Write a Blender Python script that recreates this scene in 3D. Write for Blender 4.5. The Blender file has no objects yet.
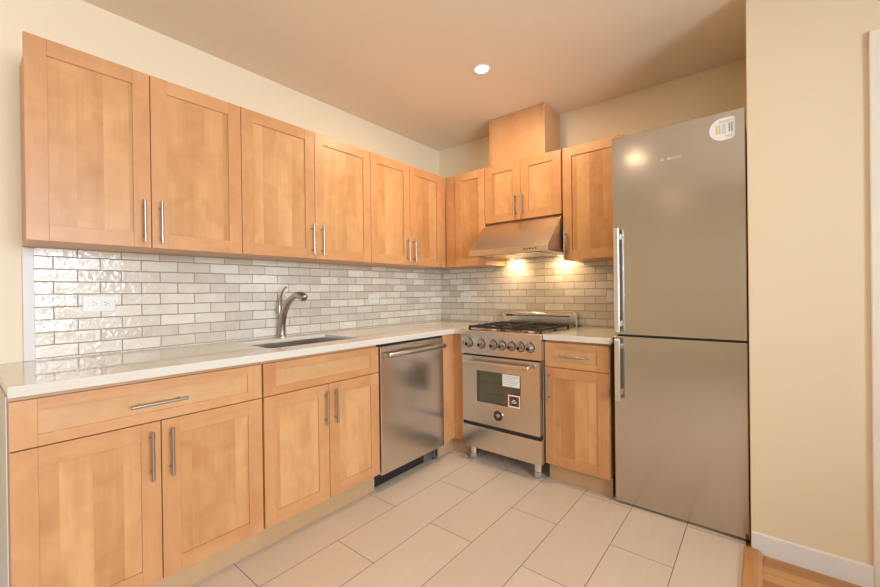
import bpy, bmesh, math, random
from mathutils import Vector, Matrix
random.seed(7)
sc = bpy.context.scene
COL = sc.collection
PI = math.pi

# ------------------------------------------------------------------ camera
cam_d = bpy.data.cameras.new('camera')
cam_d.sensor_width = 36.0
cam_d.lens = 36.0 * 395.65 / 880.0
cam_d.clip_start = 0.02
cam = bpy.data.objects.new('camera', cam_d)
COL.objects.link(cam)
R_ = Vector((0.77525725, 0.63151795, -0.01269961))
U_ = Vector((0.00810927, 0.01015295, 0.99991558))
D_ = Vector((-0.63159357, 0.77529478, -0.00275))
cam.matrix_world = Matrix(((R_.x, U_.x, -D_.x, 2.38686), (R_.y, U_.y, -D_.y, -2.94008),
                           (R_.z, U_.z, -D_.z, 1.17951), (0, 0, 0, 1)))
sc.camera = cam

# ------------------------------------------------------------------ view, sky
vs = sc.view_settings
sc.display_settings.display_device = 'sRGB'
vs.view_transform = 'Standard'
vs.look = 'None'
vs.gamma = 1.0
vs.use_curve_mapping = False
vs.exposure = -0.08

world = bpy.data.worlds.new('sky')
sc.world = world
world.use_nodes = True
bg = world.node_tree.nodes['Background']
bg.inputs['Color'].default_value = (0.62, 0.78, 1.0, 1)
bg.inputs['Strength'].default_value = 1.2


def area_light(name, loc, direction, sx, sy, power, color, shape='RECTANGLE', spread=PI):
    l = bpy.data.lights.new(name, 'AREA')
    l.shape = shape
    l.size = sx
    if shape in ('RECTANGLE', 'ELLIPSE'):
        l.size_y = sy
    l.energy = power
    l.color = color
    l.spread = spread
    o = bpy.data.objects.new(name, l)
    COL.objects.link(o)
    o.location = loc
    o.rotation_euler = Vector(direction).to_track_quat('-Z', 'Y').to_euler()
    return o


H = 2.528            # ceiling height
RX = 5.0             # far right wall
RY = -5.6            # rear wall
# daylight just outside the two windows of the room
W1 = dict(y0=-4.20, y1=-1.75, z0=0.90, z1=2.20)       # window in the far right wall
W2 = dict(x0=2.85, x1=4.75, z0=0.60, z1=2.20)         # tall window in the rear wall
area_light('daylight', (RX + 0.30, (W1['y0'] + W1['y1']) / 2, 1.55), (-1, 0, 0), 2.45, 1.3, 285, (0.75, 0.875, 1.0))
area_light('daylight', ((W2['x0'] + W2['x1']) / 2, RY - 0.30, 1.40), (-0.12, 1, 0), 1.9, 1.6, 20, (0.86, 0.93, 1.0))
CAN_POWER = 15
CAN_COL = (1.0, 0.77, 0.50)


# ------------------------------------------------------------------ materials
def srgb(r, g, b):
    def f(c):
        c /= 255.0
        return c / 12.92 if c <= 0.04045 else ((c + 0.055) / 1.055) ** 2.4
    return (f(r), f(g), f(b), 1)


class NT:
    def __init__(self, name):
        self.m = bpy.data.materials.new(name)
        self.m.use_nodes = True
        self.t = self.m.node_tree
        self.bsdf = self.t.nodes['Principled BSDF']
        self.out = self.t.nodes['Material Output']

    def n(self, typ, **kw):
        nd = self.t.nodes.new(typ)
        for k, v in kw.items():
            if k == 'inp':
                for kk, vv in v.items():
                    if isinstance(vv, bpy.types.NodeSocket):
                        self.t.links.new(vv, nd.inputs[kk])
                    else:
                        nd.inputs[kk].default_value = vv
            else:
                setattr(nd, k, v)
        return nd

    def link(self, a, b):
        self.t.links.new(a, b)

    def math(self, op, a, b=0.0, c=None):
        d = {0: a, 1: b}
        if c is not None:
            d[2] = c
        return self.n('ShaderNodeMath', operation=op, inp=d).outputs[0]

    def mixc(self, fac, a, b, blend='MIX'):
        nd = self.n('ShaderNodeMix', data_type='RGBA', blend_type=blend, inp={0: fac})
        for idx, v in ((6, a), (7, b)):
            if isinstance(v, bpy.types.NodeSocket):
                self.t.links.new(v, nd.inputs[idx])
            else:
                nd.inputs[idx].default_value = v
        return nd.outputs[2]

    def ramp(self, fac, lo, hi, a=(0, 0, 0, 1), b=(1, 1, 1, 1)):
        nd = self.n('ShaderNodeMapRange', inp={0: fac, 1: lo, 2: hi, 3: 0.0, 4: 1.0})
        return self.mixc(nd.outputs[0], a, b)

    def set(self, **kw):
        for k, v in kw.items():
            s = self.bsdf.inputs[k]
            if isinstance(v, bpy.types.NodeSocket):
                self.t.links.new(v, s)
            else:
                s.default_value = v
        return self

    def bump(self, height, strength, dist):
        nd = self.n('ShaderNodeBump', inp={'Height': height, 'Strength': strength, 'Distance': dist})
        self.t.links.new(nd.outputs[0], self.bsdf.inputs['Normal'])


def plain(name, col, rough=0.5, metal=0.0, spec=0.5, coat=0.0):
    m = NT(name)
    m.set(**{'Base Color': col, 'Roughness': rough, 'Metallic': metal, 'Specular IOR Level': spec})
    if coat:
        m.set(**{'Coat Weight': coat, 'Coat Roughness': 0.15})
    return m.m


def paint(name, col, rough=0.6):
    m = NT(name)
    co = m.n('ShaderNodeNewGeometry').outputs['Position']
    nz = m.n('ShaderNodeTexNoise', inp={'Vector': co, 'Scale': 220.0, 'Detail': 3.0})
    m.set(**{'Base Color': col, 'Roughness': rough, 'Specular IOR Level': 0.3})
    m.bump(nz.outputs[0], 0.08, 0.002)
    return m.m


def wood(name, axis, light, dark, staves=0.0, rough=0.36, contrast=1.0):
    """sealed maple; axis = grain direction (0 = x, 1 = y, 2 = z) in the object's own space"""
    m = NT(name)
    tc = m.n('ShaderNodeTexCoord').outputs['Object']
    rnd = m.n('ShaderNodeObjectInfo').outputs['Random']
    off = m.n('ShaderNodeCombineXYZ', inp={0: m.math('MULTIPLY', rnd, 13.7), 1: m.math('MULTIPLY', rnd, 7.3),
                                           2: m.math('MULTIPLY', rnd, 29.1)})
    p = m.n('ShaderNodeVectorMath', operation='ADD', inp={0: tc, 1: off.outputs[0]}).outputs[0]
    sep = m.n('ShaderNodeSeparateXYZ', inp={0: p})
    across = 2 if axis == 0 else 0
    # glued-up staves, each with a tone of its own
    tone = None
    if staves:
        st = m.math('DIVIDE', sep.outputs[across], staves)
        wob = m.math('FLOOR', st)
        wn = m.n('ShaderNodeTexWhiteNoise', noise_dimensions='1D', inp={'W': wob})
        tone = wn.outputs[0]
        p = m.n('ShaderNodeVectorMath', operation='ADD',
                inp={0: p, 1: m.n('ShaderNodeVectorMath', operation='SCALE',
                                  inp={0: wn.outputs[1], 'Scale': 5.0}).outputs[0]}).outputs[0]
    scl = [5.0, 5.0, 5.0]
    scl[axis] = 1.1
    mp = m.n('ShaderNodeVectorMath', operation='MULTIPLY', inp={0: p, 1: tuple(scl)}).outputs[0]
    n1 = m.n('ShaderNodeTexNoise', inp={'Vector': mp, 'Scale': 1.0, 'Detail': 4.0, 'Roughness': 0.6, 'Distortion': 1.4})
    scl2 = [90.0, 90.0, 90.0]
    scl2[axis] = 3.0
    mp2 = m.n('ShaderNodeVectorMath', operation='MULTIPLY', inp={0: p, 1: tuple(scl2)}).outputs[0]
    n2 = m.n('ShaderNodeTexNoise', inp={'Vector': mp2, 'Scale': 1.0, 'Detail': 3.0})
    n3 = m.n('ShaderNodeTexNoise', inp={'Vector': p, 'Scale': 7.0, 'Detail': 3.0, 'Distortion': 1.2})
    f = m.math('ADD', m.math('MULTIPLY', n1.outputs[0], 0.75), m.math('MULTIPLY', n2.outputs[0], 0.16))
    f = m.math('ADD', f, m.math('MULTIPLY', n3.outputs[0], 0.50))
    if tone is not None:
        f = m.math('ADD', f, m.math('MULTIPLY', tone, 0.34))
        lo, hi = 0.54, 1.20
    else:
        lo, hi = 0.42, 0.98
    f = m.math('ADD', f, m.math('MULTIPLY', m.math('SUBTRACT', rnd, 0.5), 0.16))
    mid = (lo + hi) / 2
    half = (hi - lo) / 2 / contrast
    c = m.ramp(f, mid - half, mid + half, dark, light)
    m.set(**{'Base Color': c, 'Roughness': rough, 'Specular IOR Level': 0.45})
    m.bump(n2.outputs[0], 0.06, 0.001)
    return m.m


MAPLE_L = (0.645, 0.340, 0.150, 1)
MAPLE_D = (0.490, 0.215, 0.079, 1)
M = {}
M['maple_v'] = wood('maple_vertical', 2, MAPLE_L, MAPLE_D)
M['maple_h'] = wood('maple_horizontal', 0, MAPLE_L, MAPLE_D)
M['maple_pv'] = wood('maple_panel_vertical', 2, (0.665, 0.360, 0.153, 1), (0.450, 0.200, 0.066, 1), staves=0.083, contrast=1.25)
M['maple_ph'] = wood('maple_panel_horizontal', 0, (0.65, 0.37, 0.178, 1), (0.53, 0.275, 0.113, 1), contrast=1.2)
M['maple_box'] = wood('maple_veneer', 2, (0.64, 0.36, 0.175, 1), (0.54, 0.27, 0.115, 1))
M['toe'] = wood('toe_kick_veneer', 0, (0.56, 0.365, 0.195, 1), (0.48, 0.295, 0.145, 1))
M['oak_strip'] = wood('oak_strip', 1, (0.62, 0.33, 0.13, 1), (0.42, 0.19, 0.06, 1), rough=0.3)

WALLC = (0.80, 0.665, 0.465, 1)
M['wall'] = paint('cream_wall_paint', WALLC, 0.55)
M['ceil'] = paint('ceiling_paint', (0.89, 0.77, 0.615, 1), 0.7)
M['trim'] = plain('white_trim_paint', (0.80, 0.78, 0.74, 1), 0.35)
M['casing'] = plain('cream_casing_paint', (0.82, 0.755, 0.63, 1), 0.35)
M['edge_strip'] = plain('pale_edge_strip', (0.68, 0.62, 0.57, 1), 0.4)
M['plate'] = plain('white_plastic', (0.78, 0.74, 0.69, 1), 0.3)
M['slot'] = plain('dark_slot', (0.03, 0.027, 0.025, 1), 0.5)
M['black'] = plain('black_plastic', (0.012, 0.012, 0.013, 1), 0.45)
M['rubber'] = plain('black_rubber', (0.02, 0.02, 0.02, 1), 0.7)
M['iron'] = plain('cast_iron', (0.022, 0.017, 0.014, 1), 0.5)
M['brass'] = plain('brass_burner', (0.75, 0.42, 0.16, 1), 0.3, 1.0)
M['chrome'] = plain('polished_steel', (0.72, 0.70, 0.67, 1), 0.12, 1.0)
M['nickel'] = plain('brushed_nickel', (0.44, 0.40, 0.355, 1), 0.33, 1.0)
M['satin'] = plain('satin_aluminium', (0.78, 0.765, 0.74, 1), 0.28, 1.0)
M['laminate'] = plain('pale_laminate', (0.66, 0.62, 0.57, 1), 0.5)
M['greybody'] = plain('grey_painted_steel', (0.10, 0.10, 0.105, 1), 0.45)
M['paper'] = plain('white_paper', (0.82, 0.80, 0.77, 1), 0.6)
M['ink'] = plain('grey_ink', (0.24, 0.23, 0.23, 1), 0.6)
M['inkl'] = plain('pale_grey_ink', (0.47, 0.46, 0.46, 1), 0.6)
M['yellow'] = plain('yellow_ink', (0.62, 0.55, 0.05, 1), 0.6)
M['red'] = plain('red_ink', (0.25, 0.045, 0.02, 1), 0.5)
M['darkred'] = plain('dark_ink', (0.035, 0.015, 0.012, 1), 0.5)
M['silverink'] = plain('silver_lettering', (0.85, 0.83, 0.80, 1), 0.25, 0.6)
M['bluefilm'] = plain('blue_grey_film', (0.10, 0.14, 0.22, 1), 0.35)


def steel(name, axis, col=(0.70, 0.645, 0.575, 1), rough=0.25):
    m = NT(name)
    tc = m.n('ShaderNodeTexCoord').outputs['Object']
    s = [260.0, 260.0, 260.0]
    s[axis] = 2.0
    mp = m.n('ShaderNodeVectorMath', operation='MULTIPLY', inp={0: tc, 1: tuple(s)}).outputs[0]
    nz = m.n('ShaderNodeTexNoise', inp={'Vector': mp, 'Scale': 1.0, 'Detail': 3.0})
    r = m.n('ShaderNodeMapRange', inp={0: nz.outputs[0], 1: 0.3, 2: 0.7, 3: rough - 0.012, 4: rough + 0.012})
    m.set(**{'Base Color': col, 'Metallic': 1.0, 'Roughness': r.outputs[0], 'Anisotropic': 0.0})
    return m.m


M['steel_v'] = steel('brushed_steel_vertical', 2)
M['steel_h'] = steel('brushed_steel_horizontal', 0)
M['steel_fridge'] = steel('brushed_steel_fridge', 0, (0.565, 0.53, 0.49, 1), 0.165)
M['steel_sink'] = steel('brushed_steel_sink', 1, (0.50, 0.43, 0.36, 1), 0.34)


def lamp_mat(name, col, strength):
    m = NT(name)
    m.set(**{'Base Color': (0.9, 0.9, 0.9, 1), 'Emission Color': col, 'Emission Strength': strength})
    return m.m


M['lamp'] = lamp_mat('lamp_lens', (1.0, 0.90, 0.76, 1), 5.0)
M['hoodlamp'] = lamp_mat('hood_lamp_lens', (1.0, 0.80, 0.52, 1), 8.0)


def glass_mat(name, tint, fac):
    m = NT(name)
    tr = m.n('ShaderNodeBsdfTransparent', inp={0: tint})
    gl = m.n('ShaderNodeBsdfGlossy', inp={'Roughness': 0.03})
    fr = m.n('ShaderNodeFresnel', inp={'IOR': 1.5})
    mx = m.n('ShaderNodeMixShader', inp={0: m.math('ADD', fr.outputs[0], fac)})
    m.link(tr.outputs[0], mx.inputs[1])
    m.link(gl.outputs[0], mx.inputs[2])
    m.link(mx.outputs[0], m.out.inputs[0])
    return m.m


M['glass'] = glass_mat('window_glass', (1, 1, 1, 1), 0.0)
M['ovenglass'] = glass_mat('oven_glass', (0.82, 0.85, 0.78, 1), 0.05)


def tiles(name, u_axis, u_off):
    """glazed hand-made brick tiles on a wall; u_axis is the world axis along the rows"""
    m = NT(name)
    pos = m.n('ShaderNodeNewGeometry').outputs['Position']
    sep = m.n('ShaderNodeSeparateXYZ', inp={0: pos})
    nz0 = m.n('ShaderNodeTexNoise', inp={'Vector': pos, 'Scale': 26.0, 'Detail': 2.0})
    wob = m.math('MULTIPLY', m.math('SUBTRACT', nz0.outputs[0], 0.5), 0.0035)
    u = m.math('ADD', m.math('ADD', sep.outputs[u_axis], 20 * 0.1565 - u_off), wob)
    v = m.math('ADD', m.math('SUBTRACT', sep.outputs[2], 0.921 - 0.0543 * 2), wob)
    vec = m.n('ShaderNodeCombineXYZ', inp={0: u, 1: v, 2: 0.0})
    br = m.n('ShaderNodeTexBrick', offset=0.5, offset_frequency=2, squash=1.0,
             inp={'Vector': vec.outputs[0], 'Color1': (0, 0, 0, 1), 'Color2': (1, 1, 1, 1), 'Mortar': (0, 0, 0, 1),
                  'Scale': 1.0, 'Mortar Size': 0.0021, 'Mortar Smooth': 0.35, 'Bias': 0.0,
                  'Brick Width': 0.1565, 'Row Height': 0.0543})
    rnd = br.outputs['Color']
    rs = m.n('ShaderNodeSeparateColor', inp={0: rnd}).outputs[0]
    mort = br.outputs['Fac']
    # tone of each tile plus clouding of the glaze
    nz = m.n('ShaderNodeTexNoise', noise_dimensions='4D', inp={'Vector': pos, 'W': m.math('MULTIPLY', rs, 40.0),
                                                              'Scale': 16.0, 'Detail': 3.0, 'Distortion': 0.5})
    f = m.math('ADD', m.math('MULTIPLY', rs, 0.65), m.math('MULTIPLY', nz.outputs[0], 0.5))
    c = m.ramp(f, 0.18, 0.95, (0.57, 0.495, 0.395, 1), (0.84, 0.765, 0.64, 1))
    c = m.mixc(mort, c, (0.40, 0.33, 0.25, 1))
    # uneven hand-made surface: each tile has its own waves and tilt
    wv = m.n('ShaderNodeTexNoise', noise_dimensions='4D', inp={'Vector': pos, 'W': m.math('MULTIPLY', rs, 90.0),
                                                              'Scale': 42.0, 'Detail': 3.0, 'Distortion': 0.6})
    tilt = m.math('MULTIPLY', v, m.math('MULTIPLY', m.math('SUBTRACT', rs, 0.5), 0.10))
    hgt = m.math('SUBTRACT', m.math('ADD', m.math('MULTIPLY', wv.outputs[0], 0.0026), tilt),
                 m.math('MULTIPLY', mort, 0.0022))
    rgh = m.n('ShaderNodeMapRange', inp={0: mort, 1: 0.0, 2: 1.0, 3: 0.10, 4: 0.85})
    m.set(**{'Base Color': c, 'Roughness': rgh.outputs[0], 'Specular IOR Level': 0.5})
    m.bump(hgt, 1.0, 1.0)
    return m.m


M['tile_left'] = tiles('glazed_tile_left', 1, -2.669)
M['tile_back'] = tiles('glazed_tile_back', 0, 0.200)


def floor_tiles():
    m = NT('floor_tile')
    pos = m.n('ShaderNodeNewGeometry').outputs['Position']
    sep = m.n('ShaderNodeSeparateXYZ', inp={0: pos})
    u = m.math('ADD', sep.outputs[1], 20 * 0.765 + 1.412)
    v = m.math('ADD', sep.outputs[0], 20 * 0.2563 - 0.804)
    vec = m.n('ShaderNodeCombineXYZ', inp={0: u, 1: v, 2: 0.0})
    br = m.n('ShaderNodeTexBrick', offset=0.5, offset_frequency=2, squash=1.0,
             inp={'Vector': vec.outputs[0], 'Color1': (0, 0, 0, 1), 'Color2': (1, 1, 1, 1), 'Mortar': (0, 0, 0, 1),
                  'Scale': 1.0, 'Mortar Size': 0.0019, 'Mortar Smooth': 0.1, 'Bias': 0.0,
                  'Brick Width': 0.765, 'Row Height': 0.2563})
    rs = m.n('ShaderNodeSeparateColor', inp={0: br.outputs['Color']}).outputs[0]
    mort = br.outputs['Fac']
    st = m.n('ShaderNodeVectorMath', operation='MULTIPLY', inp={0: pos, 1: (40.0, 2.5, 1.0)}).outputs[0]
    nz = m.n('ShaderNodeTexNoise', noise_dimensions='4D', inp={'Vector': st, 'W': m.math('MULTIPLY', rs, 30.0),
                                                              'Scale': 1.0, 'Detail': 4.0})
    nb = m.n('ShaderNodeTexNoise', inp={'Vector': pos, 'Scale': 3.0, 'Detail': 3.0})
    f = m.math('ADD', m.math('MULTIPLY', rs, 0.35), m.math('MULTIPLY', nz.outputs[0], 0.5))
    f = m.math('ADD', f, m.math('MULTIPLY', nb.outputs[0], 0.3))
    c = m.ramp(f, 0.2, 0.95, (0.60, 0.475, 0.365, 1), (0.685, 0.555, 0.44, 1))
    c = m.mixc(mort, c, (0.20, 0.14, 0.09, 1))
    m.set(**{'Base Color': c, 'Roughness': 0.42, 'Specular IOR Level': 0.45})
    m.bump(m.math('SUBTRACT', m.math('MULTIPLY', nz.outputs[0], 0.0001), m.math('MULTIPLY', mort, 0.001)), 0.6, 1.0)
    return m.m


M['floor'] = floor_tiles()


def plank_floor():
    m = NT('oak_planks')
    pos = m.n('ShaderNodeNewGeometry').outputs['Position']
    sep = m.n('ShaderNodeSeparateXYZ', inp={0: pos})
    vec = m.n('ShaderNodeCombineXYZ', inp={0: sep.outputs[0], 1: m.math('ADD', sep.outputs[1], 20.015), 2: 0.0})
    br = m.n('ShaderNodeTexBrick', offset=0.37, offset_frequency=3, squash=1.0,
             inp={'Vector': vec.outputs[0], 'Color1': (0, 0, 0, 1), 'Color2': (1, 1, 1, 1), 'Mortar': (0, 0, 0, 1),
                  'Scale': 1.0, 'Mortar Size': 0.0007, 'Mortar Smooth': 0.1, 'Bias': 0.0,
                  'Brick Width': 0.9, 'Row Height': 0.057})
    rs = m.n('ShaderNodeSeparateColor', inp={0: br.outputs['Color']}).outputs[0]
    st = m.n('ShaderNodeVectorMath', operation='MULTIPLY', inp={0: pos, 1: (3.0, 60.0, 1.0)}).outputs[0]
    nz = m.n('ShaderNodeTexNoise', noise_dimensions='4D', inp={'Vector': st, 'W': m.math('MULTIPLY', rs, 30.0),
                                                              'Scale': 1.0, 'Detail': 4.0})
    f = m.math('ADD', m.math('MULTIPLY', rs, 0.6), m.math('MULTIPLY', nz.outputs[0], 0.5))
    c = m.ramp(f, 0.15, 0.95, (0.36, 0.155, 0.045, 1), (0.66, 0.36, 0.14, 1))
    c = m.mixc(br.outputs['Fac'], c, (0.12, 0.05, 0.02, 1))
    m.set(**{'Base Color': c, 'Roughness': 0.28})
    return m.m


M['planks'] = plank_floor()


def quartz():
    m = NT('quartz_counter')
    pos = m.n('ShaderNodeNewGeometry').outputs['Position']
    vo = m.n('ShaderNodeTexVoronoi', inp={'Vector': pos, 'Scale': 260.0})
    sp = m.n('ShaderNodeMapRange', inp={0: vo.outputs['Distance'], 1: 0.12, 2: 0.30, 3: 1.0, 4: 0.0}).outputs[0]
    rs = m.n('ShaderNodeSeparateColor', inp={0: vo.outputs['Color']}).outputs[0]
    sp = m.math('MULTIPLY', sp, m.math('GREATER_THAN', rs, 0.62))
    c = m.mixc(sp, (0.69, 0.63, 0.535, 1), (0.52, 0.45, 0.36, 1))
    m.set(**{'Base Color': c, 'Roughness': 0.045, 'Specular IOR Level': 0.75})
    return m.m


M['quartz'] = quartz()


# ------------------------------------------------------------------ mesh helpers
class MB:
    """collects shapes and links them as ONE mesh object"""
    def __init__(self, *mats):
        self.bm = bmesh.new()
        self.mats = [M[x] for x in mats]

    def box(self, x0, x1, y0, y1, z0, z1, mi=0, bev=0.0015, seg=2):
        b = bmesh.new()
        vs_ = [b.verts.new((x, y, z)) for x in (x0, x1) for y in (y0, y1) for z in (z0, z1)]
        for f in ((0, 1, 3, 2), (4, 6, 7, 5), (0, 4, 5, 1), (2, 3, 7, 6), (0, 2, 6, 4), (1, 5, 7, 3)):
            b.faces.new([vs_[i] for i in f])
        self._bev(b, bev, seg, min(abs(x1 - x0), abs(y1 - y0), abs(z1 - z0)))
        self._add(b, mi)
        return self

    def _bev(self, b, bev, seg, least):
        bmesh.ops.recalc_face_normals(b, faces=b.faces)
        bev = min(bev, least * 0.4)
        if bev > 0.0002:
            bmesh.ops.bevel(b, geom=list(b.edges), offset=bev, segments=seg, affect='EDGES', profile=0.5)

    def _add(self, b, mi, smooth=False):
        bmesh.ops.recalc_face_normals(b, faces=b.faces)
        for f in b.faces:
            f.material_index = mi
            f.smooth = smooth
        if smooth:
            for e in b.edges:
                if len(e.link_faces) == 2 and e.calc_face_angle(0) > 0.7:
                    e.smooth = False
        me = bpy.data.meshes.new('tmp')
        b.to_mesh(me)
        b.free()
        self.bm.from_mesh(me)
        bpy.data.meshes.remove(me)

    def poly(self, pts, axis, a0, a1, mi=0, bev=0.0):
        """outline extruded along an axis; pts are the two other coordinates in x,y,z order"""
        b = bmesh.new()

        def mk(p, a):
            q = list(p)
            q.insert(axis, a)
            return b.verts.new(q)
        lo = [mk(p, a0) for p in pts]
        hi = [mk(p, a1) for p in pts]
        b.faces.new(lo)
        b.faces.new(hi[::-1])
        for i in range(len(pts)):
            j = (i + 1) % len(pts)
            b.faces.new((lo[i], hi[i], hi[j], lo[j]))
        self._bev(b, bev, 2, 1)
        self._add(b, mi)
        return self

    def tube(self, pts, radii, mi=0, seg=16, caps=True, squash=None):
        """round bar along a path; radii a number or a list"""
        b = bmesh.new()
        P = [Vector(p) for p in pts]
        if not hasattr(radii, '__len__'):
            radii = [radii] * len(P)
        rings = []
        up = None
        for i, p in enumerate(P):
            d = (P[min(i + 1, len(P) - 1)] - P[max(i - 1, 0)]).normalized()
            if up is None:
                up = Vector((0, 0, 1)) if abs(d.z) < 0.9 else Vector((0, 1, 0))
            s = d.cross(up).normalized()
            up = s.cross(d).normalized()
            ring = []
            for k in range(seg):
                a = 2 * PI * k / seg
                ring.append(b.verts.new(p + (s * math.cos(a) + up * math.sin(a) * (squash or 1.0)) * radii[i]))
            rings.append(ring)
        for i in range(len(rings) - 1):
            for k in range(seg):
                b.faces.new((rings[i][k], rings[i][(k + 1) % seg], rings[i + 1][(k + 1) % seg], rings[i + 1][k]))
        if caps:
            b.faces.new(rings[0][::-1])
            b.faces.new(rings[-1])
        self._add(b, mi, True)
        return self

    def lathe(self, prof, origin, axis=(0, 0, 1), mi=0, seg=28, smooth=True):
        """profile (radius, height) turned about an axis"""
        b = bmesh.new()
        ax = Vector(axis).normalized()
        ref = Vector((1, 0, 0)) if abs(ax.x) < 0.9 else Vector((0, 1, 0))
        s = ax.cross(ref).normalized()
        t = ax.cross(s)
        o = Vector(origin)
        rings = []
        for r, h in prof:
            if r < 1e-6:
                rings.append([b.verts.new(o + ax * h)])
            else:
                rings.append([b.verts.new(o + ax * h + (s * math.cos(2 * PI * k / seg) + t * math.sin(2 * PI * k / seg)) * r)
                              for k in range(seg)])
        for a, c in zip(rings, rings[1:]):
            for k in range(seg):
                k2 = (k + 1) % seg
                if len(a) == 1 and len(c) == 1:
                    continue
                if len(a) == 1:
                    b.faces.new((a[0], c[k2], c[k]))
                elif len(c) == 1:
                    b.faces.new((a[k], a[k2], c[0]))
                else:
                    b.faces.new((a[k], a[k2], c[k2], c[k]))
        self._add(b, mi, smooth)
        return self

    def slab(self, xs, ys, keep, z0, z1, mi=0, bev=0.003):
        """one closed slab made of the kept cells of a grid (so it can have corners and holes)"""
        b = bmesh.new()
        V = {}

        def v(i, j, k):
            if (i, j, k) not in V:
                V[(i, j, k)] = b.verts.new((xs[i], ys[j], (z0, z1)[k]))
            return V[(i, j, k)]
        nx, ny = len(xs) - 1, len(ys) - 1
        K = lambda i, j: 0 <= i < nx and 0 <= j < ny and keep(i, j)
        for i in range(nx):
            for j in range(ny):
                if not K(i, j):
                    continue
                b.faces.new((v(i, j, 1), v(i + 1, j, 1), v(i + 1, j + 1, 1), v(i, j + 1, 1)))
                b.faces.new((v(i, j, 0), v(i, j + 1, 0), v(i + 1, j + 1, 0), v(i + 1, j, 0)))
                for (di, dj, a, c) in ((-1, 0, (i, j), (i, j + 1)), (1, 0, (i + 1, j + 1), (i + 1, j)),
                                       (0, -1, (i + 1, j), (i, j)), (0, 1, (i, j + 1), (i + 1, j + 1))):
                    if not K(i + di, j + dj):
                        b.faces.new((v(*a, 0), v(*a, 1), v(*c, 1), v(*c, 0)))
        bmesh.ops.recalc_face_normals(b, faces=b.faces)
        if bev:
            es = [e for e in b.edges if len(e.link_faces) == 2 and e.calc_face_angle(0) > 0.5]
            bmesh.ops.bevel(b, geom=es, offset=bev, segments=2, affect='EDGES', profile=0.5)
        self._add(b, mi)
        return self

    def text(self, body, size, mat4, mi=0, depth=0.0006):
        cu = bpy.data.curves.new('t', 'FONT')
        cu.body = body
        cu.size = size
        cu.extrude = depth
        cu.align_x = 'CENTER'
        cu.align_y = 'CENTER'
        o = bpy.data.objects.new('t', cu)
        COL.objects.link(o)
        dg = bpy.context.evaluated_depsgraph_get()
        me = bpy.data.meshes.new_from_object(o.evaluated_get(dg))
        me.transform(mat4)
        for p in me.polygons:
            p.material_index = mi
        self.bm.from_mesh(me)
        bpy.data.objects.remove(o)
        bpy.data.curves.remove(cu)
        bpy.data.meshes.remove(me)
        return self

    def build(self, name, parent=None, **props):
        me = bpy.data.meshes.new(name)
        self.bm.to_mesh(me)
        self.bm.free()
        for m in self.mats:
            me.materials.append(m)
        o = bpy.data.objects.new(name, me)
        COL.objects.link(o)
        if parent is not None:
            o.parent = parent
        for k, v in props.items():
            o[k] = v
        return o


def thing(name, label, cat, loc=(0, 0, 0), rotz=0.0, group=None):
    o = bpy.data.objects.new(name, None)
    o.empty_display_size = 0.1
    COL.objects.link(o)
    o.location = loc
    o.rotation_euler = (0, 0, rotz)
    o['label'] = label
    o['category'] = cat
    if group:
        o['group'] = group
    return o


def struct(name, mb, label, cat, parent=None):
    o = mb.build(name, parent)
    if parent is None:
        o['kind'] = 'structure'
        o['label'] = label
        o['category'] = cat
    return o


# ------------------------------------------------------------------ the room
FY = -0.662        # face of the wall pier beside the fridge
PX = 2.338        # left edge of that pier
LOW = -0.012      # plank floor lies lower than the tiled floor
T = 0.12
struct('floor', MB('floor').box(-T, 2.318, RY - T, 0.06, -0.10, 0.0, bev=0),
       'beige rectangular porcelain tile floor of the kitchen', 'floor')
struct('floor_hall', MB('planks').box(2.318, RX + T, RY - T, 0.0, -0.10, LOW, bev=0),
       'orange oak plank floor right of the wooden strip', 'floor')
struct('ceiling', MB('ceil').box(-T, RX + T, RY - T, T, H, H + 0.1, bev=0), 'plain tan painted ceiling', 'ceiling')
struct('wall_left', MB('wall').box(-T, 0, RY, 0, 0.0, H, bev=0), 'cream wall behind the sink run of cabinets', 'wall')
struct('wall_back', MB('wall').box(-T, PX + 0.02, 0, T, 0.0, H, bev=0), 'cream wall behind range and fridge', 'wall')
struct('wall_right', MB('wall').box(PX, RX, FY, 0.0, LOW, H, bev=0.004), 'cream wall pier right of the fridge', 'wall')
# far right wall with its window opening
w = MB('wall')
w.box(RX, RX + T, RY, W1['y0'], LOW, H, bev=0).box(RX, RX + T, W1['y1'], FY, LOW, H, bev=0)
w.box(RX, RX + T, W1['y0'], W1['y1'], LOW, W1['z0'], bev=0).box(RX, RX + T, W1['y0'], W1['y1'], W1['z1'], H, bev=0)
struct('wall_far_right', w, 'cream wall with a window right of the camera', 'wall')
w = MB('wall')
w.box(-T, W2['x0'], RY - T, RY, LOW, H, bev=0).box(W2['x1'], RX + T, RY - T, RY, LOW, H, bev=0)
w.box(W2['x0'], W2['x1'], RY - T, RY, LOW, W2['z0'], bev=0).box(W2['x0'], W2['x1'], RY - T, RY, W2['z1'], H, bev=0)
struct('wall_rear', w, 'cream wall with a tall window behind the camera', 'wall')


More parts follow.
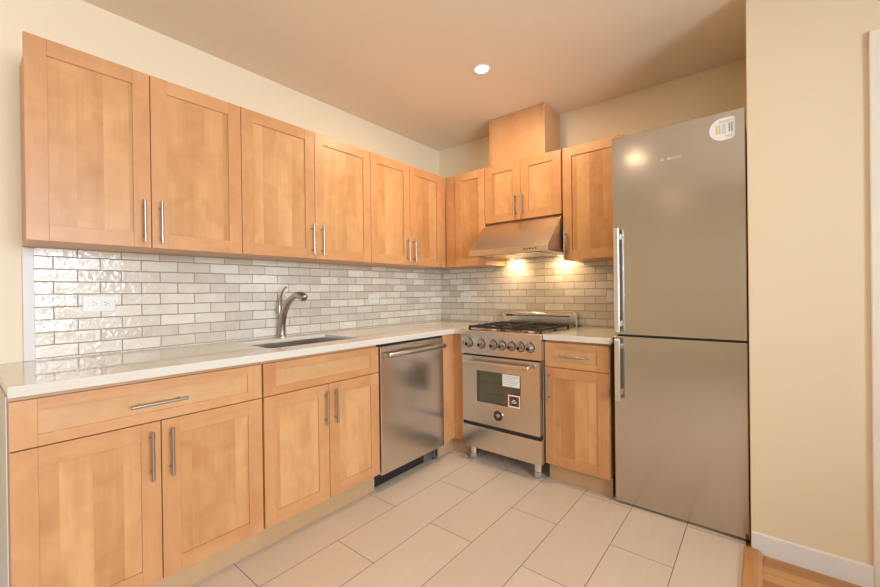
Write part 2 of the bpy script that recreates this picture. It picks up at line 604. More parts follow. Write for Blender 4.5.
def window(name, label, axis, a0, a1, z0, z1, c):
    f = MB('trim')
    bx = (lambda u0, u1, d0, d1, q0, q1: f.box(d0, d1, u0, u1, q0, q1)) if axis == 1 else \
         (lambda u0, u1, d0, d1, q0, q1: f.box(u0, u1, d0, d1, q0, q1))
    d0, d1 = c - 0.03, c + 0.03
    fr = 0.055
    mid = (a0 + a1) / 2
    for u0, u1, q0, q1 in ((a0, a0 + fr, z0, z1), (a1 - fr, a1, z0, z1), (a0 + fr, a1 - fr, z0, z0 + fr),
                           (a0 + fr, a1 - fr, z1 - fr, z1), (mid - 0.025, mid + 0.025, z0 + fr, z1 - fr)):
        bx(u0, u1, d0, d1, q0, q1)
    o = struct(name, f, label, 'window')
    g = MB('glass')
    if axis == 1:
        g.box(c - 0.003, c + 0.003, a0 + fr, a1 - fr, z0 + fr, z1 - fr, bev=0)
    else:
        g.box(a0 + fr, a1 - fr, c - 0.003, c + 0.003, z0 + fr, z1 - fr, bev=0)
    g.build('window_pane', o)


window('window_1', 'white framed window in the wall right of the camera', 1, W1['y0'], W1['y1'], W1['z0'], W1['z1'], RX + 0.06)
window('window_2', 'tall white framed window behind the camera', 0, W2['x0'], W2['x1'], W2['z0'], W2['z1'], RY - 0.06)

struct('baseboard_left', MB('trim').box(0, 0.014, RY, -2.845, 0.0, 0.125, bev=0.003),
       'white baseboard at the foot of the left wall', 'baseboard')
struct('baseboard_right', MB('trim').box(PX + 0.001, 2.717, FY - 0.013, FY, LOW, 0.080, bev=0.003),
       'white baseboard along the pier right of the fridge', 'baseboard')
struct('trim_1', MB('edge_strip').box(0, 0.015, -2.762, -2.727, 0.9145, 1.389, bev=0.002),
       'white vertical edge strip at the left end of the tiles', 'trim')
struct('trim_2', MB('casing').box(2.717, 2.80, FY - 0.012, FY, LOW, 2.178, bev=0.004)
       .box(3.56, 3.643, FY - 0.012, FY, LOW, 2.178, bev=0.004).box(2.717, 3.643, FY - 0.013, FY, 2.10, 2.180, bev=0.004),
       'white door casing at the right edge of the photo', 'trim')
d = MB('trim').box(2.80, 3.56, FY - 0.006, FY, LOW + 0.006, 2.10, bev=0.002)
for z0, z1 in ((0.12, 0.95), (1.07, 1.98)):
    for x0, x1 in ((2.90, 3.13), (3.23, 3.46)):
        d.box(x0, x1, FY - 0.012, FY - 0.006, z0, z1, bev=0.004)
do = struct('door_1', d, 'white panelled door in the casing right of the pier', 'door')
MB('nickel').lathe([(0.0, 0.055), (0.022, 0.05), (0.028, 0.035), (0.02, 0.02), (0.010, 0.015), (0.010, 0.004), (0.026, 0.004), (0.026, 0)],
                   (2.87, FY - 0.006, 0.98), (0, -1, 0)).build('door_knob', do)
struct('trim_3', MB('oak_strip').poly([(2.312, 0.0), (2.318, 0.011), (2.365, 0.011), (2.379, -0.004), (2.379, LOW), (2.318, LOW), (2.318, 0.0)],
                                      1, RY, FY - 0.02, bev=0.0),
       'raised oak threshold strip between tile and plank floors', 'trim')

# tiled splashbacks
TT = 0.012
o = MB('tile_left').box(0.0006, TT, -2.727, -TT, 0.9145, 1.389, bev=0).build('tile_splashback')
o['label'] = 'glossy cream brick tile splashback on the left wall behind the sink'
o['category'] = 'splashback'
o = MB('tile_back')
o.slab([0.0006, 0.722, 1.329, 1.742], [-TT, -0.0006], lambda i, j: True, 0.9145, 1.389, bev=0)
o.box(0.7215, 1.3295, -TT, -0.0006, 1.389, 1.70, bev=0)
o = o.build('tile_splashback')
o['label'] = 'beige brick tile splashback on the back wall behind the range'
o['category'] = 'splashback'


# ------------------------------------------------------------------ cabinets (own space: x along the front, -y outwards)
def bar_pull(parent, p0, p1, out=0.032, r=0.0058, label=None):
    """brushed bar pull between p0 and p1 on a front, standing off towards -y"""
    a, b = Vector(p0), Vector(p1)
    d = (b - a).normalized()
    off = Vector((0, -out, 0))
    m = MB('nickel')
    m.tube([a + off, a + off + d * 0.001, b + off - d * 0.001, b + off], [r * 0.8, r, r, r * 0.8], seg=14)
    L = (b - a).length
    for t in (0.15, 0.85):
        q = a + d * (L * t)
        m.tube([q, q + off], r * 0.75, seg=10)
    return m.build('handle', parent)


def shaker(parent, name, x0, x1, z0, z1, yf, st=0.061, rail=None, horizontal=False, th=0.02):
    """five-piece front: stiles and rails are one mesh, the recessed panel is its own"""
    rail = rail or st
    m = MB('maple_v', 'maple_h')
    m.box(x0, x0 + st, yf, yf + th, z0, z1, 0, 0.0012).box(x1 - st, x1, yf, yf + th, z0, z1, 0, 0.0012)
    m.box(x0 + st, x1 - st, yf, yf + th, z0, z0 + rail, 1, 0.0008).box(x0 + st, x1 - st, yf, yf + th, z1 - rail, z1, 1, 0.0008)
    d = m.build(name, parent)
    MB('maple_ph' if horizontal else 'maple_pv').box(x0 + st - 0.004, x1 - st + 0.004, yf + 0.007, yf + th - 0.003,
                                                     z0 + rail - 0.004, z1 - rail + 0.004, bev=0).build('panel', d)
    return d


G = 0.0016   # half gap between fronts
UD = 0.307   # upper box depth, the 20 mm doors come on top
ZB, ZT = 1.390, 2.142


def upper(label, loc, rotz, splits, z0=ZB, z1=ZT, handles=(), w=None, x_start=0.0):
    t = thing('wall_cabinet', label, 'cabinet', loc, rotz, 'maple wall cabinets')
    w = w or splits[-1]
    MB('maple_box').box(x_start + 0.0005, w - 0.0005, -UD, -0.002, z0 + 0.001, z1 - 0.0005, bev=0.001).build('body', t)
    for i in range(len(splits) - 1):
        dr = shaker(t, 'door', splits[i] + G, splits[i + 1] - G, z0, z1, -UD - 0.0205)
        if i < len(handles) and handles[i] is not None:
            hx, hz0, hz1 = handles[i]
            bar_pull(dr, (hx, -UD - 0.0205, hz0), (hx, -UD - 0.0205, hz1))
    return t


Q = PI / 2
upper('maple two-door wall cabinet at far left, above the tile edge strip', (0, -2.776, 0), Q, [0, 0.382, 0.770],
      handles=[(0.351, 1.411, 1.592), (0.413, 1.411, 1.592)], x_start=0.016)
upper('maple two-door wall cabinet above the sink faucet', (0, -2.006, 0), Q, [0, 0.427, 0.861],
      handles=[(0.400, 1.412, 1.592), (0.466, 1.412, 1.592)])
t = upper('maple two-door wall cabinet above the dishwasher, next to the corner', (0, -1.145, 0), Q, [0, 0.385, 0.768],
          handles=[(0.347, 1.411, 1.594), (0.414, 1.411, 1.594)])
MB('maple_v').box(0.7686, 0.816, -UD - 0.0200, -UD + 0.05, ZB, ZT, bev=0.001).build('filler_strip', t)

t = upper('narrow maple wall cabinet in the corner, left of the range hood', (0.43, 0, 0), 0, [0, 0.287])
f = MB('maple_v', 'maple_h')
f.box(-0.102, -0.001, -UD - 0.012, -UD + 0.03, ZB + 0.061, ZT - 0.061, 0, 0.001)
f.box(-0.102, -0.001, -UD - 0.012, -UD + 0.03, ZB, ZB + 0.061, 1, 0.001).box(-0.102, -0.001, -UD - 0.012, -UD + 0.03, ZT - 0.061, ZT, 1, 0.001)
f.build('filler_strip', t)
upper('short maple two-door wall cabinet directly above the range hood', (0.718, 0, 0), 0, [0, 0.3075, 0.615], z0=1.706,
      handles=[(0.2675, 1.735, 1.902), (0.3265, 1.735, 1.902)])
upper('single-door maple wall cabinet between range hood and fridge', (1.334, 0, 0), 0, [0.007, 0.397],
      handles=[(0.028, 1.419, 1.589)], x_start=0.004)

# boxed-in duct above the hood cabinet
t = thing('duct_cover', 'plain maple box boxing in the hood duct up to the ceiling', 'duct cover', (0.735, 0, ZT))
DW_, DD, DH = 0.463, 0.272, H - ZT - 0.002
MB('maple_box').box(0.002, DW_ - 0.002, -DD + 0.004, -0.002, 0.001, DH, bev=0.001).build('box', t)
for a, b in ((0.0, 0.018), (DW_ - 0.022, DW_)):
    MB('maple_v').box(a, b, -DD - 0.006, -DD + 0.004, 0.001, DH, bev=0.001).build('corner_trim', t)

# base cabinets
BD = 0.61
ZK, ZC = 0.113, 0.8785


def base_body(t, w, x0=0.0, toe0=None, toe1=None):
    b = MB('maple_box')
    b.box(x0, x0 + 0.018, -BD, -0.015, ZK, ZC, bev=0.001).box(w - 0.018, w, -BD, -0.015, ZK, ZC, bev=0.001)
    b.box(x0 + 0.018, w - 0.018, -BD, -0.015, ZK, ZK + 0.018, bev=0).box(x0 + 0.018, w - 0.018, -0.03, -0.015, ZK + 0.018, ZC, bev=0)
    b.box(x0 + 0.018, w - 0.018, -BD, -BD + 0.02, ZC - 0.035, ZC, bev=0)
    b.box(x0 + 0.018, w - 0.018, -BD, -BD + 0.018, 0.695, 0.73, bev=0)
    b.build('body', t)
    k = MB('toe')
    k.box(toe0 if toe0 is not None else x0, toe1 if toe1 is not None else w, -0.577, -0.56, 0.0, ZK, bev=0.0005)
    k.build('toe_kick', t)


YF = -BD - 0.0205
t = thing('base_cabinet', 'maple base cabinet at far left with wide drawer over two doors', 'cabinet', (0, -2.842, 0), Q, 'maple base cabinets')
base_body(t, 0.776, toe1=0.7778)
MB('laminate', 'trim').box(-0.004, -0.0005, -BD + 0.012, -0.016, ZK + 0.06, ZC, 0, 0.0005).box(-0.008, -0.0005, -BD + 0.012, -0.016, 0.0, ZK + 0.06, 1, 0.001).build('end_panel', t, label='pale grey end panel')
dr = shaker(t, 'drawer_front', 0.001, 0.776 - G, 0.7145, 0.864, YF, rail=0.037, horizontal=True)
bar_pull(dr, (0.292, YF, 0.785), (0.471, YF, 0.785))
dr = shaker(t, 'door', 0.001, 0.388 - G, ZK, 0.7105, YF)
bar_pull(dr, (0.354, YF, 0.504), (0.354, YF, 0.684))
dr = shaker(t, 'door', 0.388 + G, 0.776 - G, ZK, 0.7105, YF)
bar_pull(dr, (0.417, YF, 0.504), (0.417, YF, 0.684))

t = thing('base_cabinet', 'maple sink base cabinet between the wide drawer cabinet and dishwasher', 'cabinet', (0, -2.064, 0), Q, 'maple base cabinets')
base_body(t, 0.700)
shaker(t, 'false_drawer_front', G + 0.004, 0.700 - G, 0.7145, 0.864, YF, rail=0.037, horizontal=True)
dr = shaker(t, 'door', G + 0.004, 0.353 - G, ZK, 0.7105, YF)
bar_pull(dr, (0.327, YF, 0.504), (0.327, YF, 0.683))
dr = shaker(t, 'door', 0.353 + G, 0.700 - G, ZK, 0.7105, YF)
bar_pull(dr, (0.386, YF, 0.504), (0.386, YF, 0.685))

t = thing('base_cabinet', 'narrow maple corner filler cabinet between dishwasher and range', 'cabinet', (0, 0, 0), 0, 'maple base cabinets')
MB('maple_box').box(0.015, 0.60, -0.755, -0.015, ZK, ZC, bev=0.001).box(0.60, 0.7265, -0.60, -0.015, ZK, ZC, bev=0.001).build('body', t)
MB('maple_v').box(0.602, 0.63, -0.757, -0.601, ZK, 0.879, bev=0.001).box(0.6305, 0.7265, -0.63, -0.602, ZK, 0.879, bev=0.001).build('filler_strip', t)
MB('toe').box(0.56, 0.577, -0.757, -0.56, 0, ZK, bev=0.0005).box(0.5775, 0.7265, -0.577, -0.56, 0, ZK, bev=0.0005).build('toe_kick', t)

t = thing('base_cabinet', 'narrow maple base cabinet with drawer and door, between range and fridge', 'cabinet', (1.336, 0, 0), 0, 'maple base cabinets')
base_body(t, 0.381, x0=0.001)
dr = shaker(t, 'drawer_front', 0.001, 0.379, 0.7145, 0.864, YF, rail=0.037, horizontal=True)
bar_pull(dr, (0.105, YF, 0.788), (0.279, YF, 0.788))
dr = shaker(t, 'door', 0.001, 0.379, ZK, 0.7105, YF)
bar_pull(dr, (0.027, YF, 0.501), (0.027, YF, 0.685))

# ------------------------------------------------------------------ worktops, sink, faucet
SX0, SX1, SY0, SY1 = 0.155, 0.508, -1.958, -1.406
xs = [TT * 0 + 0.001, SX0, SX1, 0.632, 0.652, 0.727]
ys = [-2.844, SY0, SY1, -0.672, -0.652, -0.001]


def keep(i, j):
    if xs[i] >= 0.64 and j < 4:
        return False
    if i == 1 and j == 1:
        return False
    return True


q = MB('quartz').slab(xs, ys, keep, 0.894, 0.914, bev=0.002)
q.box(0.630, 0.6515, -2.8435, -0.652, 0.880, 0.896, bev=0.001).box(0.001, 0.630, -2.8435, -2.8425, 0.880, 0.896, bev=0)
q.box(0.630, 0.727, -0.6515, -0.632, 0.880, 0.896, bev=0.001)
o = q.build('worktop')
o['label'] = 'long off-white quartz worktop over the sink cabinets and dishwasher'
o['category'] = 'worktop'
q = MB('quartz').slab([1.3365, 1.732], [-0.652, -0.001], lambda i, j: True, 0.894, 0.914, bev=0.002)
q.box(1.337, 1.7315, -0.6515, -0.632, 0.880, 0.896, bev=0.001).box(1.722, 1.7315, -0.632, -0.001, 0.880, 0.896, bev=0.001)
o = q.build('worktop')
o['label'] = 'short off-white quartz worktop between range and fridge'
o['category'] = 'worktop'

t = thing('undermount_sink', 'rectangular stainless undermount sink set in the long worktop', 'sink', ((SX0 + SX1) / 2, (SY0 + SY1) / 2, 0.70))
bw, bl, bd = (SX1 - SX0) / 2 + 0.004, (SY1 - SY0) / 2 + 0.004, 0.193
b = MB('steel_sink')
b.slab([-bw - 0.002, -bw, bw, bw + 0.002], [-bl - 0.002, -bl, bl, bl + 0.002], lambda i, j: not (i == 1 and j == 1), 0.012, bd, bev=0.0)
b.box(-bw - 0.002, bw + 0.002, -bl - 0.002, bl + 0.002, 0.0, 0.012, bev=0.002)
b.build('basin', t)
MB('chrome', 'black').lathe([(0.045, 0.0), (0.045, 0.003), (0.036, 0.004), (0.030, 0.001), (0.0, 0.001)], (0, 0, 0.0125)).build('drain', t)

t = thing('kitchen_faucet', 'brushed nickel pull-out faucet with lever on the worktop behind the sink', 'faucet', (0.066, -1.655, 0.914))


def curve(pts, n=8):
    out = []
    P = [Vector(p) for p in pts]
    for i in range(len(P) - 1):
        p0, p1, p2, p3 = P[max(i - 1, 0)], P[i], P[i + 1], P[min(i + 2, len(P) - 1)]
        for k in range(n):
            s = k / n
            out.append(0.5 * ((2 * p1) + (p2 - p0) * s + (2 * p0 - 5 * p1 + 4 * p2 - p3) * s * s + (3 * p1 - p0 - 3 * p2 + p3) * s ** 3))
    out.append(P[-1])
    return out


def lerp_list(v, n):
    out = []
    for a, b in zip(v, v[1:]):
        out += [a + (b - a) * k / n for k in range(n)]
    return out + [v[-1]]


f = MB('nickel')
f.lathe([(0.0, 0.0), (0.030, 0.0), (0.030, 0.005), (0.026, 0.009), (0.024, 0.02)], (0, 0, 0))
pp = [(0, 0, 0.004), (0.002, 0, 0.05), (0.012, 0, 0.10), (0.034, 0, 0.155), (0.074, 0, 0.208), (0.125, 0, 0.244), (0.168, 0, 0.256)]
f.tube(curve(pp), lerp_list([0.0235, 0.0225, 0.021, 0.0195, 0.018, 0.017, 0.0165], 8), seg=20)
f.build('spout', t)
f = MB('nickel')
pp = [(0.166, 0, 0.257), (0.182, 0, 0.2595), (0.212, 0, 0.258), (0.244, 0, 0.251), (0.261, 0, 0.244), (0.267, 0, 0.240)]
f.tube(curve(pp, 4), lerp_list([0.0175, 0.0205, 0.0225, 0.0225, 0.019, 0.010], 4), seg=20)
f.tube([(0.246, 0, 0.242), (0.242, 0, 0.224)], [0.014, 0.013], seg=16)
f.build('spray_head', t)
f = MB('nickel')
pp = [(0.006, -0.004, 0.115), (-0.010, -0.006, 0.145), (-0.013, -0.006, 0.185), (-0.004, -0.006, 0.225), (0.014, -0.006, 0.265), (0.040, -0.006, 0.295), (0.068, -0.006, 0.309)]
f.tube(curve(pp), lerp_list([0.014, 0.0165, 0.0165, 0.011, 0.0065, 0.0055, 0.0065], 8), seg=16)
f.build('lever', t)


# ------------------------------------------------------------------ outlets
def outlet(label, loc, rotz, duplex=True):
    t = thing('wall_outlet', label, 'outlet', loc, rotz, 'white wall outlets')
    MB('plate').box(-0.0575, 0.0575, -0.006, -0.0005, -0.0365, 0.0365, bev=0.002, seg=2).build('cover_plate', t)
    for s in (-1, 1):
        r = MB('plate', 'slot')
        r.box(s * 0.0215 - 0.0165, s * 0.0215 + 0.0165, -0.0082, -0.006, -0.0165, 0.0165, bev=0.001)
        for dz in (-0.006, 0.006):
            r.box(s * 0.0215 - 0.004, s * 0.0215 + 0.004, -0.0086, -0.0080, dz - 0.0012, dz + 0.0012, 1, bev=0)
        r.box(s * 0.0215 + 0.0075, s * 0.0215 + 0.0115, -0.0086, -0.0080, -0.0022, 0.0022, 1, bev=0)
        r.build('receptacle', t)
    MB('chrome').lathe([(0.0, 0.0012), (0.003, 0.001), (0.0035, 0.0)], (0, -0.006, 0), (0, -1, 0), seg=10).build('screw', t)


outlet('white duplex outlet on the glossy tiles at far left, left of the faucet', (TT, -2.518, 1.147), Q)
outlet('white outlet on the left wall tiles above the dishwasher', (TT, -0.856, 1.137), Q)
outlet('white outlet on the back wall tiles in the corner left of the range', (0.306, -TT, 1.140), 0)
outlet('white outlet on the back wall tiles, half hidden behind the fridge edge', (1.5895, -TT, 1.138), 0)

# ------------------------------------------------------------------ dishwasher
t = thing('dishwasher', 'stainless dishwasher under the long worktop, right of the sink cabinet', 'dishwasher', (0, -1.360, 0), Q)
MB('greybody').box(0.004, 0.594, -0.595, -0.03, 0.105, 0.870, bev=0.002).build('body', t)
d = MB('steel_v', 'black')
d.box(0.004, 0.594, -0.637, -0.597, 0.100, 0.862, 0, 0.003)
d = d.build('door', t)
MB('black').box(0.004, 0.594, -0.625, -0.597, 0.8625, 0.8745, bev=0.0005).build('dark_gap_strip', d)  # black strip standing in for the dark gap between door and worktop
h = MB('nickel')
h.tube([(0.020, -0.687, 0.812), (0.022, -0.687, 0.812), (0.552, -0.687, 0.812), (0.554, -0.687, 0.812)], [0.014, 0.0155, 0.0155, 0.014], seg=16)
for x in (0.045, 0.53):
    h.tube([(x, -0.637, 0.812), (x, -0.687, 0.812)], 0.008, seg=12)
h.build('handle', d)
k = MB('black')
k.box(0.0, 0.455, -0.565, -0.53, 0.008, 0.100, bev=0.001)
k.build('toe_kick', t)
for x in (0.560,):
    MB('greybody').lathe([(0.0, 0.0), (0.016, 0.0), (0.016, 0.006), (0.006, 0.008), (0.006, 0.10), (0.0, 0.10)], (x, -0.572, 0.0), seg=14).build('foot', t)

# ------------------------------------------------------------------ range
t = thing('gas_range', 'stainless freestanding gas range with seven knobs, oven and legs', 'range', (0.7285, 0, 0))
RW = 0.606
RF = -0.680
b = MB('steel_h', 'black', 'bluefilm')
b.box(0.006, RW - 0.006, RF + 0.045, -0.035, 0.112, 0.900, 0, 0.002)
b.box(RW - 0.0055, RW - 0.0005, RF + 0.06, -0.05, 0.112, 0.868, 2, 0.0005)
b.box(0.012, RW - 0.012, RF + 0.020, RF + 0.05, 0.739, 0.753, 1, 0.0005).box(0.012, RW - 0.012, RF + 0.010, RF + 0.05, 0.2575, 0.2815, 1, 0.0005)
b.build('body', t)
# hob surface and its raised front edge
h = MB('steel_h', 'black')
h.poly([(RF + 0.002, 0.895), (RF + 0.002, 0.908), (RF + 0.008, 0.914), (RF + 0.05, 0.916), (RF + 0.06, 0.908), (-0.05, 0.908), (-0.05, 0.895)], 0, 0.0, RW, 0, 0.0)
h.build('hob', t)
# control panel, slightly sloped
c = MB('steel_h', 'black')
c.poly([(RF, 0.752), (RF + 0.003, 0.897), (RF + 0.045, 0.897), (RF + 0.045, 0.752)], 0, 0.0, RW, 0, 0.002)
c.build('control_panel', t)
for i, kx in enumerate((0.800, 0.901, 0.996, 1.063, 1.130, 1.196, 1.262)):
    x = kx - 0.7285
    k = MB('nickel', 'black', 'nickel')
    k.lathe([(0.031, 0.0), (0.031, 0.002), (0.0, 0.002)], (x, RF + 0.001, 0.826), (0, -1, 0), 1, 24)
    k.lathe([(0.027, 0.002), (0.027, 0.006), (0.022, 0.008), (0.0195, 0.010), (0.018, 0.030), (0.0155, 0.034), (0.0, 0.034)], (x, RF + 0.001, 0.826), (0, -1, 0), 0, 24)
    k.lathe([(0.0, 0.0353), (0.011, 0.035), (0.011, 0.033)], (x, RF + 0.001, 0.822), (0, -1, 0), 1, 18)
    k.box(x - 0.006, x + 0.006, RF - 0.030, RF - 0.004, 0.836, 0.866, 0, 0.002)
    k.build('knob', t)
# oven door: frame round a window
WX0, WX1, WZ0, WZ1 = 0.131, 0.466, 0.431, 0.643
d = MB('steel_h', 'slot')
d.slab([0.012, WX0, WX1, RW - 0.012], [0.282, WZ0, WZ1, 0.741], lambda i, j: not (i == 1 and j == 1), 0, 0.038, bev=0.002)
me_fix = Matrix(((1, 0, 0, 0), (0, 0, -1, RF + 0.038), (0, 1, 0, 0), (0, 0, 0, 1)))
bmesh.ops.transform(d.bm, matrix=me_fix, verts=d.bm.verts)
bmesh.ops.recalc_face_normals(d.bm, faces=d.bm.faces)
door = d.build('oven_door', t)
MB('ovenglass').box(WX0 - 0.001, WX1 + 0.001, RF + 0.004, RF + 0.008, WZ0 - 0.001, WZ1 + 0.001, bev=0).build('window_pane', door)
cav = NT('oven_enamel')
cav.set(**{'Base Color': (0.33, 0.335, 0.255, 1), 'Roughness': 0.4})
M['enamel'] = cav.m
MB('enamel').box(WX0, WX1, RF + 0.036, RF + 0.044, WZ0, WZ1, bev=0).build('oven_lining', door)
rk = MB('chrome')
for z in (0.565, 0.488):
    rk.tube([(WX0 + 0.004, RF + 0.026, z), (WX1 - 0.004, RF + 0.026, z)], 0.0016, seg=8)
    for q in range(14):
        x = WX0 + 0.02 + q * 0.0227
        rk.tube([(x, RF + 0.020, z), (x, RF + 0.034, z)], 0.0011, seg=6)
rk.build('oven_rack', door)
h = MB('steel_h')
h.box(0.060, 0.548, RF - 0.058, RF - 0.040, 0.690, 0.716, 0, 0.006, 3)
for x in (0.078, 0.516):
    h.box(x, x + 0.016, RF - 0.042, RF + 0.002, 0.694, 0.712, 0, 0.002)
h.build('handle', door)
# round emblem under the window: winged mark in a ring
e = MB('chrome', 'darkred', 'silverink')
ec = (0.300, RF - 0.0002, 0.360)
e.lathe([(0.0, 0.003), (0.033, 0.003), (0.0335, 0.0045), (0.037, 0.0045), (0.038, 0.0)], ec, (0, -1, 0), 0, 32)
e.lathe([(0.0, 0.0036), (0.0330, 0.0036), (0.0330, 0.003)], ec, (0, -1, 0), 1, 32)
for s in (-1, 1):
    for q in range(3):
        e.box(ec[0] + s * (0.005 if s > 0 else 0.018 - 0.003 * q), ec[0] + s * (0.018 - 0.003 * q if s > 0 else 0.005),
              RF - 0.0048, RF - 0.0036, ec[2] + 0.006 - q * 0.0055, ec[2] + 0.0085 - q * 0.0055, 2, 0)
e.box(ec[0] - 0.003, ec[0] + 0.003, RF - 0.0052, RF - 0.0036, ec[2] - 0.014, ec[2] + 0.015, 2, 0.0008)
e.build('emblem', door)


def front_rect(m, x0, x1, z0, z1, y, mi, th=0.0004):
    m.box(x0, x1, y - th, y, z0, z1, mi, 0)


s = MB('paper', 'inkl')
front_rect(s, 0.333, 0.458, 0.562, 0.640, RF + 0.0036, 0)
for q in range(6):
    front_rect(s, 0.341, 0.450 - (q % 3) * 0.014, 0.627 - q * 0.0105, 0.6305 - q * 0.0105, RF + 0.0032, 1)
s.build('paper_label', door, label='white printed label in the oven window corner')
s = MB('paper', 'red', 'darkred')
front_rect(s, 0.373, 0.460, 0.432, 0.512, RF + 0.0034, 0)
front_rect(s, 0.381, 0.453, 0.440, 0.504, RF + 0.0030, 1)
s.lathe([(0.0, 0.0003), (0.027, 0.0003), (0.027, 0.0)], (0.417, RF + 0.0026, 0.472), (0, -1, 0), 2, 28)
for q, wd in enumerate((0.012, 0.019, 0.017)):
    front_rect(s, 0.417 - wd, 0.417 + wd, 0.478 - q * 0.009, 0.4825 - q * 0.009, RF + 0.0020, 0)
s.build('sticker', door, label='square red sticker with dark disc and white border')
MB('steel_h').box(0.004, RW - 0.004, RF + 0.002, RF + 0.045, 0.104, 0.257, 0, 0.003).build('storage_drawer', t)
for x in (0.058, RW - 0.058):
    for y in (-0.612, -0.09):
        MB('chrome').lathe([(0.0, 0.0), (0.028, 0.0), (0.030, 0.004), (0.030, 0.04), (0.026, 0.042), (0.026, 0.112), (0.0, 0.112)], (x, y, 0.0), seg=24).build('leg', t)
# raised back edge of the hob with its vent slot
g = MB('steel_h', 'black', 'greybody')
g.poly([(-0.016, 0.895), (-0.016, 1.022), (-0.060, 1.022), (-0.080, 1.010), (-0.080, 0.895)], 0, 0.0, RW, 0, 0.002)
g.box(0.030, 0.560, -0.0806, -0.070, 0.985, 0.9935, 2, 0.0005)
g.box(0.026, 0.088, -0.083, -0.072, 0.982, 0.9965, 1, 0.001)
g.build('backguard', t)
# burners
for bx_, by, r in ((0.159, -0.258, 0.040), (0.441, -0.258, 0.032), (0.159, -0.494, 0.032), (0.441, -0.494, 0.046)):
    m = MB('iron', 'brass', 'chrome')
    m.lathe([(0.0, 0.0), (r + 0.018, 0.0), (r + 0.016, 0.006), (r + 0.004, 0.008)], (bx_, by, 0.908), mi=2)
    m.lathe([(r, 0.005), (r + 0.003, 0.008), (r, 0.0135), (r - 0.006, 0.014), (0.0, 0.014)], (bx_, by, 0.908), mi=1)
    m.lathe([(r - 0.004, 0.0135), (r - 0.002, 0.016), (r - 0.006, 0.020), (0.0, 0.021)], (bx_, by, 0.908), mi=0)
    m.build('burner', t)
# cast iron pan grates, two side by side
for gx0, gx1 in ((0.022, 0.296), (0.304, 0.578)):
    m = MB('iron')
    y0, y1 = -0.612, -0.140
    zt, zb, wb = 0.940, 0.926, 0.0065
    ym = (y0 + y1) / 2
    xm = (gx0 + gx1) / 2
    for x in (gx0 + wb, gx1 - wb):
        m.box(x - wb, x + wb, y0, y1, zb, zt, 0, 0.002)
    for y in (y0 + wb, ym, y1 - wb):
        m.box(gx0 + 2 * wb, gx1 - 2 * wb, y - wb, y + wb, zb, zt, 0, 0.002)
    for yc in ((y0 + ym) / 2, (ym + y1) / 2):
        for sx in (-1, 1):
            m.box(xm + sx * 0.125 if sx < 0 else xm + 0.035, xm - 0.035 if sx < 0 else xm + 0.125, yc - wb, yc + wb, zb, zt + 0.003, 0, 0.002)
        for sy in (-1, 1):
            a_, b_ = yc + sy * 0.035, yc + sy * 0.122
            m.box(xm - wb, xm + wb, min(a_, b_), max(a_, b_), zb, zt + 0.003, 0, 0.002)
    for x in (gx0 + wb, gx1 - wb):
        for y in (y0 + wb, ym, y1 - wb):
            m.box(x - wb, x + wb, y - wb, y + wb, 0.908, zb + 0.002, 0, 0.001)
    m.build('pan_grate', t)

# ------------------------------------------------------------------ range hood
t = thing('range_hood', 'slanted stainless under-cabinet range hood above the gas range', 'range hood', (0.719, 0, 1.44))
HW = 0.612
c = MB('steel_h')
prof = [(-0.014, 0.263), (-0.312, 0.263), (-0.548, 0.040), (-0.550, 0.000), (-0.540, 0.000), (-0.530, 0.012), (-0.014, 0.012)]
c.poly(prof, 0, 0.0, HW, 0, 0.0012)
c.build('canopy', t)
f = MB('steel_sink', 'steel_h')
f.box(0.012, HW - 0.012, -0.528, -0.030, 0.004, 0.0118, 0, 0.001)
f.box(0.10, 0.30, -0.50, -0.15, 0.000, 0.004, 1, 0.001).box(0.312, 0.512, -0.50, -0.15, 0.000, 0.004, 1, 0.001)
f.build('filter_panel', t)
for q in range(5):
    x = 0.445 + q * 0.0205
    MB('black').box(x - 0.005, x + 0.005, -0.5515, -0.546, 0.017, 0.026, 0, 0.001).build('button', t)
HL = ((0.103, -0.088), (0.513, -0.105))
for x, y in HL:
    l = MB('chrome', 'hoodlamp')
    l.lathe([(0.028, 0.010), (0.034, 0.003), (0.034, 0.0), (0.027, 0.0), (0.025, 0.004)], (x, y, -0.001), mi=0, seg=28)
    l.lathe([(0.0, 0.001), (0.0255, 0.001), (0.0255, 0.006)], (x, y, 0.0), mi=1, seg=28)
    l.build('lamp', t)
    a = area_light('hood_lamp_light', (0.719 + x, y, 1.4385), (0, 0.10, -1), 0.045, 0.045, 1.3, (1.0, 0.70, 0.38), 'DISK')

# ------------------------------------------------------------------ refrigerator
FX0, FW = 1.744, 0.588
t = thing('refrigerator', 'tall stainless two-door refrigerator in the niche beside the wall pier', 'refrigerator', (FX0, 0, 0))
FF = -0.626
MB('greybody').box(0.003, FW - 0.003, FF + 0.064, -0.03, 0.035, 2.006, bev=0.004).build('body', t)
MB('black').box(0.010, FW - 0.010, FF + 0.050, FF + 0.062, 0.014, 0.034, bev=0.001).build('plinth', t)
for x in (0.05, FW - 0.05):
    for y in (FF + 0.075, -0.10):
        MB('black').lathe([(0.0, 0.0), (0.020, 0.0), (0.020, 0.012), (0.012, 0.014), (0.012, 0.036), (0.0, 0.036)], (x, y, 0.0), seg=16).build('foot', t)


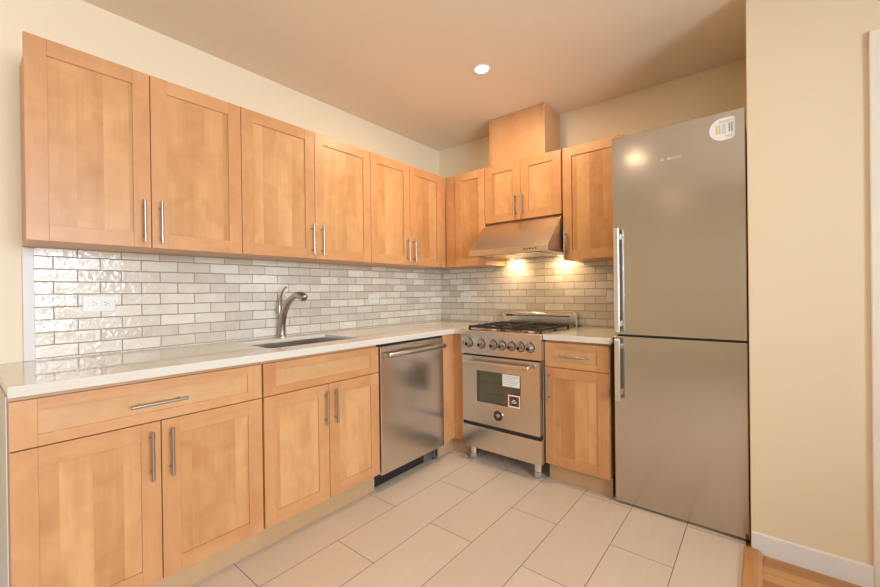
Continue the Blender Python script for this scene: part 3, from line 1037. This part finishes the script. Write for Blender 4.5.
def fridge_door(z0, z1, hz0, hz1):
    d = MB('steel_fridge', 'greybody')
    d.box(0.0, FW, FF, FF + 0.045, z0, z1, 0, 0.004, 3)
    d.box(0.004, FW - 0.004, FF + 0.045, FF + 0.062, z0 + 0.006, z1 - 0.006, 1, 0.001)
    d = d.build('door', t)
    h = MB('satin')
    h.box(0.016, 0.044, FF - 0.052, FF - 0.036, hz0, hz1, 0, 0.005, 3)
    for z in (hz0 + 0.03, hz1 - 0.06):
        h.box(0.020, 0.040, FF - 0.040, FF + 0.001, z, z + 0.03, 0, 0.002)
    h.build('handle', d)
    return d


lower = fridge_door(0.012, 0.926, 0.575, 0.914)
up = fridge_door(0.936, 2.020, 0.950, 1.518)
MB('black').box(FW - 0.075, FW - 0.004, FF + 0.012, FF + 0.062, 0.9262, 0.9358, bev=0.001).build('hinge', t)
MB('greybody').box(FW - 0.10, FW - 0.01, FF + 0.06, FF + 0.14, 2.006, 2.024, bev=0.003).build('hinge', t)
n = MB('silverink')
face = lambda x, z: Matrix.Translation((x, FF - 0.0003, z)) @ Matrix.Rotation(PI / 2, 4, 'X')
n.text('BOSCH', 0.0195, face(2.043 - FX0, 1.848), 0)
n.lathe([(0.0080, 0.0), (0.0080, 0.0008), (0.0066, 0.0008), (0.0066, 0.0)], (1.992 - FX0, FF, 1.848), (0, -1, 0), seg=28)
n.box(1.992 - FX0 - 0.0045, 1.992 - FX0 - 0.0030, FF - 0.0008, FF, 1.843, 1.853, 0, 0)
n.box(1.992 - FX0 + 0.0030, 1.992 - FX0 + 0.0045, FF - 0.0008, FF, 1.843, 1.853, 0, 0)
n.box(1.992 - FX0 - 0.0030, 1.992 - FX0 + 0.0030, FF - 0.0008, FF, 1.8472, 1.8487, 0, 0)
n.build('lettering', up)
# round energy sticker with a squared right side
s = MB('paper', 'yellow', 'ink', 'inkl')
cx, cz, cr = 2.247 - FX0, 1.938, 0.053
pts = [(cx + cr * math.cos(a), cz + cr * math.sin(a)) for a in [PI / 2 + k * PI / 24 for k in range(25)]]
pts += [(cx + 0.040, cz - 0.050), (cx + 0.047, cz - 0.038), (cx + 0.047, cz + 0.047), (cx + 0.040, cz + 0.053)]
s.poly(pts, 1, FF - 0.0006, FF - 0.0001, 0)


def ink(x0, x1, z0, z1, mi):
    s.box(x0, x1, FF - 0.0010, FF - 0.0006, z0, z1, mi, 0)


ink(cx - 0.016, cx + 0.034, cz + 0.036, cz + 0.039, 3)
ink(cx - 0.014, cx + 0.026, cz + 0.029, cz + 0.032, 3)
for q in range(6):
    z = cz + 0.016 - q * 0.0072
    ink(cx - 0.028, cx - 0.020, z, z + 0.0048, 1)
    ink(cx - 0.017, cx - 0.008, z, z + 0.0048, 1)
    ink(cx + 0.022, cx + 0.029, z + 0.004, z + 0.0085, 2)
    ink(cx + 0.032, cx + 0.038, z + 0.004, z + 0.0085, 2)
for q in range(9):
    z = cz + 0.020 - q * 0.0052
    ink(cx - 0.002, cx + 0.012, z, z + 0.0028, 3)
ink(cx + 0.008, cx + 0.036, cz - 0.036, cz - 0.033, 3)
s.build('sticker', up, label='white round sticker with yellow and grey print')


# ------------------------------------------------------------------ recessed ceiling lights
def can(label, x, y, power=CAN_POWER, size=0.078):
    t = thing('recessed_light', label, 'ceiling light', (x, y, H), 0, 'recessed ceiling lights')
    MB('trim').lathe([(0.040, -0.0005), (0.052, -0.0005), (0.052, -0.004), (0.046, -0.007), (0.040, -0.003)], (0, 0, 0), seg=32).build('trim_ring', t)
    MB('lamp').lathe([(0.0, -0.0025), (0.041, -0.0025), (0.041, -0.0005)], (0, 0, 0), seg=32).build('lens', t)
    area_light('can_light', (x, y, H - 0.009), (0, 0, -1), size, size, power, CAN_COL, 'DISK')


can('round white recessed downlight in the ceiling in front of the hood', 1.083, -0.912)
can('round recessed downlight in the ceiling left of the camera', 1.40, -2.69, 0.9, 0.08)
can('round recessed downlight in the ceiling near the tall rear window', 1.38, -4.90, 0.5, 0.08)
